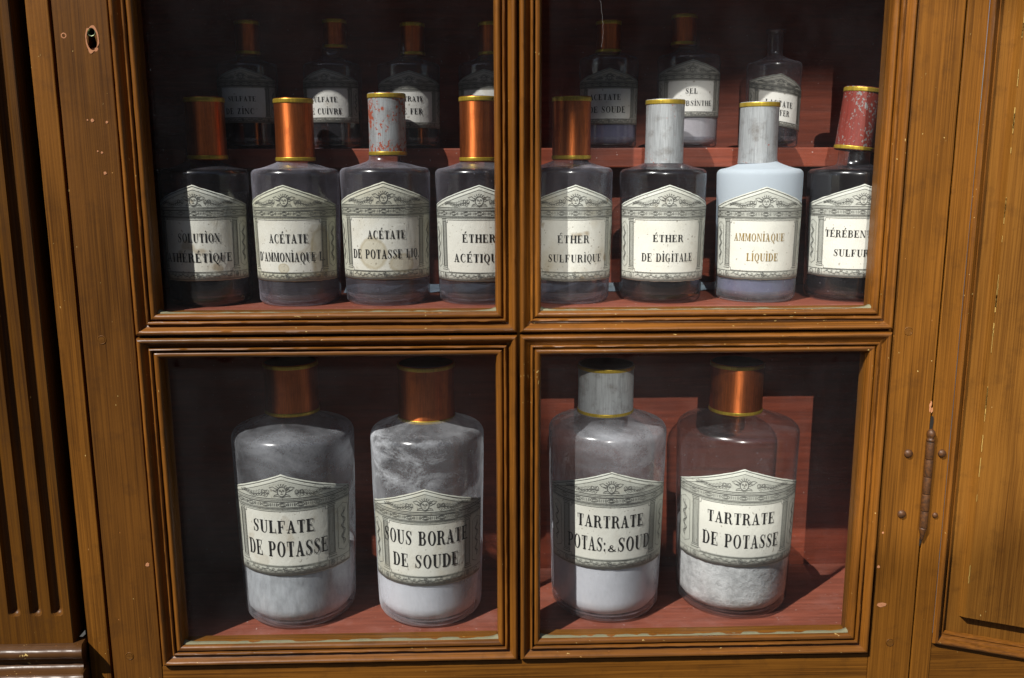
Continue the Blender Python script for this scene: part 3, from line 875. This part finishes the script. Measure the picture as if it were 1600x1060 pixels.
# ------------------------------------------------------------------ bottles
class Bottle:
    pass
def make_bottle(B):
    """B: dict of sizes; everything in the bottle's own frame with the base at z = 0"""
    root = empty(B.get('name', 'medicine_bottle'), (B['X'], B['Y'], B['zb']), B['label'], B.get('cat', 'bottle'), B.get('group'))
    r, hs, rn = B['r'], B['hs'], B['rc']*.86
    tp = B.get('taper', .945)
    neckz, capz0, capz1 = B['neckz'], B['c0'], B['c1']
    kb = B.get('kb', 1)
    def R(z): return r*(tp + (1-tp)*min(1, max(0, z/(hs*.92))))
    rb = .0045*kb
    rs_k = B.get('rs', .0046)
    prof = [(0, .0016), (R(0)*.60, .0014), (R(0)-rb*1.3, .0002)]
    for k in range(0, 6):
        a = PI/2*k/5; prof.append((R(0)-rb+rb*math.sin(a), rb*.9-rb*.9*math.cos(a)))
    for k in range(1, 11): 
        z = rb + (hs-rs_k*1.25-rb)*k/10; prof.append((R(z), z))
    rs = rs_k
    z0 = hs-rs
    for k in range(1, 9):
        a = PI/2*k/8*.90
        prof.append((r-rs+rs*math.cos(a), z0+rs*math.sin(a)))
    ze, re = prof[-1][1], prof[-1][0]
    for k in range(1, 7):
        t = k/6
        rr = re + (rn+.0015-re)*t
        prof.append((rr, ze + (neckz-ze)*(t**1.35)))
    prof += [(rn, neckz+.0012)]
    prof += [(rn*.97, neckz+.004), (rn*.93, B.get('necktop', neckz+.012))]
    if B.get('nocap'):
        nt_ = B['necktop']; prof += [(rn*.95, nt_+.0005), (rn*1.25, nt_+.0015), (rn*1.28, nt_+.0035), (rn*.9, nt_+.0035)]
    gb = lathe('glass_body', prof, 72, B.get('glass', M['glass']), root, wob=.006)
    gb.color = (B.get('dust', 1), 1, 1, 1)
    # thick foot, its bright ring put into the colour as a pale veil
    lathe('glass_foot', [(R(0)*.2, .0022), (R(0)*.7, .0025), (R(0)-rb*.9, .0042), (R(0)-rb*.32, .0062), (R(0)-.0009, .0090)], 56, M['glass'] if B.get('dust', 1) < 1 else M['foot'], root).color = (min(1, B.get('dust', 1)), 1, 1, 1)
    # contents
    def fill(name, mat, z0, z1, top='flat', inset=.0012, label=None):
        pr = [(0, z0)]
        zz = z0
        pr.append((R(z0)-rb*(1.1 if z0 < .006 else .0)-inset, z0))
        if z0 < .006: pr += [(R(0)-rb*.45-inset, z0+rb*.35), (R(0)-inset, z0+rb)]
        for k in range(1, 12):
            z = z0+rb + (z1-z0-rb)*k/11
            rr = R(z)-inset
            if z > hs-rs: rr = max(.004, (r-rs+math.sqrt(max(0, rs**2-(z-(hs-rs))**2)))-inset)
            pr.append((rr, z))
        if top == 'mound':
            pr += [(pr[-1][0]*.8, z1+.004), (pr[-1][0]*.4, z1+.006)]
        pr.append((0, z1+(.007 if top == 'mound' else 0)))
        o = lathe(name, pr, 56, mat, root, smooth=True, wob=.002)
        o.data.set_sharp_from_angle(angle=math.radians(60))
        return o
    for c in B.get('fill', []): fill(*c)
    # cap
    if not B.get('nocap'):
        rc_ = B['rc']
        cp = bpy.data.objects.new('cap', None)
        L = capz1-capz0; bw = B.get('band', .0042)
        cprof = [(rc_*.97, capz0), (rc_*1.012, capz0+.0004), (rc_, capz0+bw*1.1), (rc_*.995, capz0+L*.5), (rc_*1.0, capz1-bw*1.2), (rc_*1.01, capz1-.0009), (rc_*.995, capz1-.0002),
                 (rc_*.95, capz1-.0004), (rc_*.93, capz1-.0016), (rc_*.4, capz1-.0013), (0, capz1-.0012)]
        cpm = []
        for i, (a, z) in enumerate(cprof[:-1]):
            cpm.append((a, z))
            b_, z2 = cprof[i+1]
            if abs(z2-z) > .01:
                for k in range(1, 6): cpm.append((a+(b_-a)*k/6, z+(z2-z)*k/6))
        cpm.append(cprof[-1])
        cap = lathe('cap', cpm, 56, B['cap'], root, wob=.014)
        cap.color = (B.get('chip', .5), 1, 1, 1)
        cap.data.set_sharp_from_angle(angle=math.radians(50))
        def band(za, zb_):
            n = 6
            pr = [(rc_*1.004, za)] + [(rc_*1.006+.00045, za+(zb_-za)*(k+.5)/n) for k in range(n)] + [(rc_*1.004, zb_)]
            return lathe('gold_band', pr, 48, M['gold'], cap, wob=.005)
        band(capz1-bw, capz1-.0006)
        if not B.get('oneband'): band(capz0+.0005, capz0+bw*.85)
        lathe('cap_top', [(0, capz1-.0007), (rc_*.93, capz1-.0009), (rc_*.96, capz1-.0002)], 40, M['tin_top'], cap)
        if 'tilt' in B:
            piv = Vector((0, 0, capz0))
            m_ = Matrix.Translation(piv + Vector((B.get('tx', 0), 0, 0))) @ Matrix.Rotation(B['tilt'], 4, 'Y') @ Matrix.Translation(-piv)
            cap.matrix_local = m_
        elif B.get('cx'): cap.location.x = B['cx']
    if B.get('stopper'):
        lathe('stopper', B['stopper'], 24, B.get('glass', M['glass']), root)
    # label
    l0, l1, ha, rot = B['l0'], B['l1'], B['ha'], B['rot']
    H = l1-l0; off = .00035; skew = B.get('skew', 0); side = B.get('side', .215)
    def P(a, t, o=0.0):
        """a: angle from the label's middle, t: 0..1 up the label"""
        z = l0 + t*H + skew*a*r
        rr = R(z) + off + o
        return (rr*math.sin(a+rot), -rr*math.cos(a+rot), z)
    def top(u): return 1 - side*abs(u)
    nu, nv = 48, 14
    vs, fs, uv = [], [], []
    for i in range(nu+1):
        u = -1+2*i/nu
        for j in range(nv+1):
            t = top(u)*j/nv
            w = .0003*mnoise.noise(Vector((u*3+B['X']*90, t*3, 3)))
            if j in (0, nv): t += .006*mnoise.noise(Vector((u*9+B['X']*70, j, 1)))
            vs.append(P(u*ha, t, max(0, w)*.4)); uv.append(((u+1)/2, t))
    for i in range(nu):
        for j in range(nv):
            a = i*(nv+1)+j; fs.append((a, a+nv+1, a+nv+2, a+1))
    me = mesh('label', vs, fs)
    ul = me.uv_layers.new(name='UVMap')
    for lp in me.loops: ul.data[lp.index].uv = uv[lp.vertex_index]
    lab = link('label', me, B['paper'], root, smooth=True); lab.color = (B.get('stain', .4), 1, 1, 1)
    md = lab.modifiers.new('thickness', 'SOLIDIFY'); md.thickness = .00016; md.offset = -1
    # engraving
    V, Fc = [], []
    cnt = [0]
    lw = B.get('lw', .00030)
    def stroke(pts, w=1.0, closed=False):
        """pts in (u, t) units"""
        w = w*lw/2
        pts = list(pts)
        if closed: pts.append(pts[0])
        # metric coordinates
        mp = [(u*ha*r, t*H) for u, t in pts]
        cnt[0] += 1
        o = .00022 + (cnt[0] % 17)*.000004
        n = len(mp)
        base = len(V)
        for i in range(n):
            a = mp[max(0, i-1)]; b = mp[min(n-1, i+1)]
            dx, dy = b[0]-a[0], b[1]-a[1]; L = math.hypot(dx, dy) or 1
            nx, ny = -dy/L*w, dx/L*w
            for s in (1, -1):
                x, y = mp[i][0]+s*nx, mp[i][1]+s*ny
                V.append(P(x/r, y/H, o))
        for i in range(n-1):
            a = base+2*i; Fc.append((a, a+1, a+3, a+2))
    def line(u0, t0, u1, t1, w=1.0, n=None):
        n = n or max(1, int(abs(u1-u0)*14))
        stroke([(u0+(u1-u0)*k/n, t0+(t1-t0)*k/n) for k in range(n+1)], w)
    asp = H/(ha*r)       # u per t for round shapes
    def oval(u, t, ru, rt, w=1.0, n=14):
        stroke([(u+ru*math.cos(2*PI*k/n), t+rt*math.sin(2*PI*k/n)) for k in range(n)], w, True)
    pu = B.get('pu', .62); v0, v1 = .095, .645
    lod = B.get('lod', 1)
    # outline and pediment
    for s in (-1, 1):
        line(0, .985, s*.985, .985-side*.985, 1.6)
        line(0, .950, s*.90, .950-side*.90, 1.0)
        line(s*.985, .02, s*.985, .985-side*.985, 1.0, 4)
    for t, w in ((.765, 1.8), (.750, 1.0), (.735, 2.4), (.680, 1.0), (.668, 2.2), (.655, .8), (.012, 1.4), (.086, 1.0), (.022, .8)):
        line(-.98, t, .98, t, w, 28)
    # frieze: ovals between triglyphs
    nf = 9
    for k in range(nf):
        u = -.9+1.8*k/(nf-1)
        oval(u, .707, .052, .017, 1.5)
        oval(u, .707, .030, .009, 1.0, 8)
        if k < nf-1:
            for d in (-.035, -.012, .012, .035):
                line(u+.1125+d, .692, u+.1125+d, .722, 1.2, 1)
            line(u+.065, .69, u+.065, .725, .8, 1); line(u+.16, .69, u+.16, .725, .8, 1)
    # head in the pediment
    ru = .048*asp/1.0
    ru = .040*asp
    oval(0, .835, ru, .046, 1.7, 16)
    oval(-ru*.38, .845, ru*.2, .008, 1.2, 7); oval(ru*.38, .845, ru*.2, .008, 1.2, 7)
    line(0, .842, 0, .822, 1.2, 1); line(-ru*.3, .811, ru*.3, .811, 1.5, 1)
    for k in range(9):
        a = math.radians(10+160*k/8)
        stroke([(ru*1.05*math.cos(a), .838+.048*math.sin(a)), (ru*1.6*math.cos(a+.12), .838+.066*math.sin(a+.1)), (ru*1.9*math.cos(a), .838+.072*math.sin(a))], 1.6)
    for s in (-1, 1):
        stroke([(s*ru, .85), (s*ru*2.0, .882), (s*ru*2.9, .872), (s*ru*2.3, .85), (s*ru*1.2, .83)], 1.5)
        stroke([(s*ru*.9, .81), (s*ru*1.7, .80), (s*ru*2.0, .785), (s*ru*1.0, .79), (0, .778)], 1.4)
    # branches
    for s in (-1, 1):
        sp = [(s*(.16+.46*k/22), .808+.010*math.sin(k*.45)) for k in range(23)]
        stroke(sp, 1.1)
        for k in range(1, 22, 2):
            u, t = sp[k]
            for q in (1, -1):
                du, dt = s*.030, q*.026*(1-k/32)
                stroke([(u, t), (u+du*.25, t+dt*.75), (u+du*.9, t+dt*1.35), (u+du*1.55, t+dt*1.25), (u+du*1.35, t+dt*.7), (u+du*.7, t+dt*.2), (u, t)], .95)
        oval(s*.185, .83, .022, .020, 1.2, 9); oval(s*.245, .83, .020, .018, 1.2, 9)
    # plaque outline with notched corners
    nt1 = .030
    pl = [(-pu, v0+.03), (-pu+.03, v0+.03), (-pu+.03, v0), (pu-.03, v0), (pu-.03, v0+.03), (pu, v0+.03), (pu, v1-.035), (pu-.03, v1-.035), (pu-.03, v1-.006), (-pu+.03, v1-.006), (-pu+.03, v1-.035), (-pu, v1-.035), (-pu, v0+.03)]
    for a, b in zip(pl[:-1], pl[1:]): line(a[0], a[1], b[0], b[1], 1.1)
    # columns and outer panels
    cw = .115 if pu > .58 else .12
    for s in (-1, 1):
        for d, w in ((.018, 1.6), (.040, .9), (.062, .9), (.082, 1.1), (.100, 2.0)):
            line(s*(pu+d), .16, s*(pu+d), .615, w, 4)
        for t, e in ((.650, .125), (.635, .125), (.620, .11), (.155, .11), (.140, .125), (.118, .135)):
            line(s*(pu-.005), t, s*(pu+e), t, 1.5, 3)
        u0, u1 = pu+.16, .955
        um = (u0+u1)/2
        stroke([(s*u0, .17), (s*u0, .58), (s*um, .615), (s*u1, .58), (s*u1, .17), (s*um, .135), (s*u0, .17)], 1.1)
        line(s*um, .19, s*um, .57, 1.2, 3)
        stroke([(s*(um+.040*math.sin(k*.33)), .20+.36*k/64) for k in range(65)], 2.0)
        stroke([(s*(um+.030*math.sin(k*.33+2.2)), .22+.32*k/56) for k in range(57)], 1.0)
        # corner rosettes
        oval(s*(pu+.06), .055, .030, .024, 1.4, 10); oval(s*(pu+.06), .055, .012, .010, 1.4, 7)
        line(s*(pu+.0), .02, s*(pu+.0), .088, 1.0, 1); line(s*(pu+.13), .02, s*(pu+.13), .088, 1.0, 1)
        oval(s*(pu+.24), .050, .045, .022, 1.3, 10)
    # foot band: scroll of leaves
    sc = [(-pu+.04+(2*pu-.08)*k/56, .054+.010*math.sin(k*.55)) for k in range(57)]
    stroke(sc, 1.0)
    for k in range(2, 55, 2):
        u, t = sc[k]
        d = .015 if k % 4 else -.015
        stroke([(u, t), (u+.008, t+d*1.2), (u+.024, t+d*1.5), (u+.036, t+d*1.1), (u+.022, t+d*.3), (u, t)], .95)
    oval(0, .054, .026, .022, 1.6, 12); oval(0, .054, .010, .009, 1.4, 8)
    link('engraving', mesh('engraving', V, Fc), M['line'], lab)
    # lettering
    V2, F2 = [], []
    c2 = 0
    for (txt, a0, a1, tb, ch) in B['text']:
        if txt is None: continue
        polys, W = text_polys(txt)
        for p in polys:
            c2 += 1
            o = .00030 + (c2 % 29)*.000003
            # split wide pieces so that they follow the curve
            b0 = len(V2)
            for x, y in p:
                a = a0 + (a1-a0)*x/W
                z = tb + y*ch
                z += skew*(a-rot)*r
                rr = R(z) + off + o
                V2.append((rr*math.sin(a), -rr*math.cos(a), z))
            F2.append(tuple(range(b0, b0+len(p))))
    link('lettering', mesh('lettering', V2, F2), B.get('ink', M['ink']), lab)
    return root

FRONT = 'narrow-capped bottles standing in the front row of the upper shelf'
REAR = 'small bottles standing on the raised shelf behind'
JARS = 'wide jars of white powder on the bottom shelf'
ZS = -.1117; ZR = .0131; ZJ = -.3917
clear = lambda top=.104: [('liquid', M['clear'], .0026, top)]
def front(X, r, hs, cx, rc, c0, c1, l0, l1, rot, text, label, **k):
    d = dict(X=X, Y=.058, zb=ZS, r=r, hs=hs-ZS, cx=cx, rc=rc, neckz=hs-ZS+.0050, c0=c0-ZS, c1=c1-ZS, l0=l0-ZS, l1=l1-ZS, rot=math.radians(rot),
             ha=1.36, text=text, label=label, group=FRONT, paper=M['paper_b'], name='medicine_bottle', cap=M['copper'])
    d.update(k); d.setdefault('c0', c0)
    return make_bottle(d)
front(-.2525, .0349, -.0033, .0038, .0155, .0037, .0527, -.0905, -.0153, 1,
      [('SOLUTiON', -.414, .549, .0517, .007), ('CATHÉRÉTiQUE', -.977, .823, .0361, .007)],
      'dark bottle labelled SOLUTION with copper cap, half in shade beside the left frame', stain=.8, dust=.35,
      fill=[('liquid', M['black'], .0055, .0900), ('amber_glint', M['amber'], .0026, .0052)])
front(-.1790, .0349, -.0036, .0010, .0154, .0020, .0517, -.0915, -.0156, -5,
      [('ACÉTATE', -.509, .425, .0508, .007), ("D'AMMONiAQUE L.", -.878, .836, .0362, .0071)],
      'clear bottle with copper cap and stained label reading ACÉTATE D\'AMMONIAQUE', stain=.45, paper=M['paper_b_spotted'], dust=2.0, fill=clear())
front(-.1063, .0364, -.0028, .0028, .0149, .0063, .0556, -.0903, -.0134, 3,
      [('ACÉTATE', -.328, .522, .054, .0065), ('DE POTASSE LIQ.', -.734, .891, .0384, .0071)],
      'clear bottle with grey tin cap flaking to red and brown-stained label ACÉTATE DE POTASSE', stain=.5, paper=M['paper_b_stained'], cap=M['silver'], chip=.80, dust=1.5, fill=clear())
front(-.0304, .0353, -.0036, .0001, .0150, .0015, .0530, -.0926, -.0162, 1,
      [('ÉTHER', -.384, .381, .0505, .0065), ('ACÉTIQUE', -.609, .575, .0348, .0066)],
      'clear bottle labelled ÉTHER ACÉTIQUE, its right side hidden behind the middle bar', stain=.15, dust=1.2, fill=clear())
front(.0440, .0355, -.0033, .0015, .0156, .0028, .0529, -.0926, -.0164, 3,
      [('ÉTHER', -.347, .389, .0496, .0061), ('SULFURiQUE', -.578, .754, .0343, .0061)],
      'clear bottle with dark copper cap labelled ÉTHER SULFURIQUE, half shaded by the middle bar', stain=1.0, dust=1.7, fill=clear())
front(.1213, .0354, -.0046, .0003, .0155, -.0004, .0504, -.0936, -.0167, -2,
      [('ÉTHER', -.383, .323, .0501, .0056), ('DE DiGiTALE', -.645, .597, .0343, .0066)],
      'bottle of black liquid with grey tin cap labelled ÉTHER DE DIGITALE', stain=.3, cap=M['silver'], chip=.42, dust=.42,
      fill=[('liquid', M['black'], .0055, .0830), ('amber_glint', M['amber'], .0026, .0052)], oneband=True)
front(.2014, .0346, -.0048, -.0026, .0156, -.0007, .0483, -.0927, -.0185, -6.5,
      [('AMMONiAQUE', -.832, .38, .0501, .0061), ('LiQUiDE', -.51, .233, .0342, .0062)],
      'milky white bottle with grey tin cap and faded gold lettering AMMONIAQUE LIQUIDE', stain=.1, cap=M['silver'], chip=.30, oneband=True,
      glass=M['glass_milk'], ink=M['ink_gold'], fill=[('liquid', M['violet'], .003, .028)])
front(.2791, .0361, -.0051, -.0009, .0153, .0092, .0596, -.0915, -.0168, -7,
      [('TÉRÉBENTHiNE', -.916, .58, .0528, .0056), ('SULFURÉE', -.692, .337, .0375, .0056)],
      'black bottle under a tilted chipped red cap labelled TÉRÉBENTHINE, beside the right frame', stain=.1, cap=M['red_tin'], chip=.6,
      tilt=math.radians(6.5), tx=-.001, dust=.3, neckz=.1095, necktop=.128, fill=[('liquid', M['black'], .003, .1045)])

def rear(X, r, hs, cx, rc, c0, c1, l0, l1, rot, text, label, **k):
    d = dict(X=X, Y=.112, zb=ZR, r=r, hs=hs-ZR, cx=cx, rc=rc, neckz=hs-ZR+.0045, c0=c0-ZR, c1=c1-ZR, l0=l0-ZR, l1=l1-ZR, rot=math.radians(rot),
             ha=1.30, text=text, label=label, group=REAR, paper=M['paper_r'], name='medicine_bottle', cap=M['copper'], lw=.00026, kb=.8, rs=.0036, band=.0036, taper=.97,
             glass=M['glass'])
    d.update(k)
    return make_bottle(d)
dk = lambda z: [('liquid', M['black'], .003, z)]
rear(-.2265, .0250, .0840, .0017, .0099, .0907, .1188, .0342, .0789, 1, [('SULFATE', -.466, .475, .0384, .0041), ('DE ZiNC', -.587, .411, .0281, .0047)],
     'shaded rear bottle labelled SULFATE DE ZINC behind the leftmost copper caps', stain=.6, fill=dk(.03))
rear(-.1545, .0246, .0840, .0033, .0097, .0959, .1200, .0341, .0779, -7, [('SULFATE', -.653, .288, .0379, .0041), ('DE CUiVRE', -.823, .448, .028, .0047)],
     'shaded rear bottle labelled CUIVRE between a copper cap and the flaking grey cap', stain=.2, fill=dk(.03))
rear(-.0896, .0266, .0840, .0040, .0100, .0902, .1174, .0297, .0761, 5, [('CiTRATE', -.296, .524, .0382, .0041), ('DE FER', -.265, .493, .0278, .0047)],
     'shaded rear bottle labelled FER behind the grey cap with red flakes', stain=.2, fill=dk(.03))
rear(-.0205, .0265, .0839, .0015, .0104, .0902, .1180, .0322, .0771, -10, [],
     'rear bottle half hidden behind the middle bar and a front copper cap', stain=.3, fill=dk(.05))
rear(.0823, .0253, .0890, -.0007, .0104, .0922, .1191, .0325, .0782, -6, [('ACETATE', -.788, .289, .0391, .0047), ('DE SOUDE', -.809, .469, .0287, .0052)],
     'rear bottle of violet-grey salt with brown-edged label ACETATE DE SOUDE', stain=.9, fill=[('salt', M['violet'], .003, .024)])
rear(.1512, .0268, .0905, -.0048, .0105, .0985, .1243, .0381, .0847, -5, [('SEL', -.285, .094, .0441, .0042), ("D'ABSiNTHE", -.599, .61, .0342, .0042)],
     'rear bottle of pale grey powder labelled SEL D\'ABSINTHE with dark red cap', stain=.1, fill=[('powder', M['pale'], .003, .034)])
rear(.2251, .0232, .0848, 0, .0078, .0856, .1091, .0306, .0735, -2, [('LACTATE', -.548, .474, .0336, .0047), ('DE FER', -.373, .346, .0263, .0047)],
     'uncapped rear bottle with open glass neck and crooked label LACTATE', stain=.1, skew=-.16, nocap=True, necktop=.0950, Y=.110, dust=1.5,
     fill=[('liquid', M['black'], .003, .016)])

def jar(X, Y, r, hs, cx, rc, c0, c1, l0, l1, rot, text, label, **k):
    d = dict(X=X, Y=Y, zb=ZJ, r=r, hs=hs-ZJ, cx=cx, rc=rc, neckz=hs-ZJ+.0095, c0=c0-ZJ, c1=c1-ZJ, l0=l0-ZJ, l1=l1-ZJ, rot=math.radians(rot),
             ha=1.26, text=text, label=label, group=JARS, paper=M['paper_j'], name='powder_jar', cat='jar', cap=M['copper'], lw=.00036, kb=2.3, rs=.0085, pu=.585,
             glass=M['glass_jar'], side=.235, band=.0040, taper=.93)
    d.update(k)
    return make_bottle(d)
jar(-.1938, .0708, .0521, -.2214, .0002, .0228, -.2100, -.1651, -.3395, -.2497, -1, [('SULFATE', -.572, .478, .0905, .0112), ('DE POTASSE', -.702, .714, .0695, .0136)],
    'leftmost wide jar, copper cap, cloudy powder, labelled SULFATE DE POTASSE', stain=.35, glass=M['glass_frost'], fill=[('powder', M['white_mist'], .004, .060, 'mound')])
jar(-.0772, .0660, .0491, -.2213, -.0001, .0242, -.2160, -.1664, -.3500, -.2634, 0, [('SOUS BORATE', -.833, .805, .0786, .0125), ('DE SOUDE', -.636, .599, .0581, .012)],
    'jar of smooth white powder with large copper cap labelled SOUS BORATE DE SOUDE', stain=.6, glass=M['glass_caked'], fill=[('powder', M['white'], .004, .062, 'mound')])
jar(.0807, .0715, .0515, -.2207, -.0021, .0241, -.2135, -.1702, -.3392, -.2516, -3, [('TARTRATE', -.633, .538, .0902, .0108), ('POTAS:', -.825, -.12, .069, .0126), ('&', -.10, .06, .069, .0080), ('SOUD', .07, .703, .069, .0126)],
    'jar with grey tin cap and gold bands labelled TARTRATE POTAS & SOUD', stain=.15, cap=M['silver'], chip=.32, glass=M['glass_frost'], fill=[('powder', M['white'], .004, .072, 'mound')])
jar(.1974, .0760, .0532, -.2233, -.0026, .0228, -.2150, -.1704, -.3402, -.2519, -7.5, [('TARTRATE', -.71, .428, .09, .0103), ('DE POTASSE', -.786, .542, .0686, .0122)],
    'rightmost jar, coarse white salt, copper cap, labelled TARTRATE DE POTASSE', stain=.1, dust=.30, fill=[('salt', M['white_salt'], .004, .073, 'mound')])

# torn strip of pale blue paper lying behind the front row
vs, fs = [], []
n = 60
for i in range(n+1):
    x = -.150 + .385*i/n
    for j in range(5):
        y = .098 + .006*j + .002*mnoise.noise(Vector((x*40, j, 5)))
        z = -.1112 + .0026*abs(mnoise.noise(Vector((x*55, j*.8, 2)))) + .0010*j
        vs.append((x, y, z))
for i in range(n):
    for j in range(4):
        a = i*5+j; fs.append((a, a+5, a+6, a+1))
po = link('paper_strip', mesh('paper_strip', vs, fs), M['blue'])
po['label'] = 'crumpled strip of pale blue paper lying on the red shelf behind the front bottles'; po['category'] = 'paper'
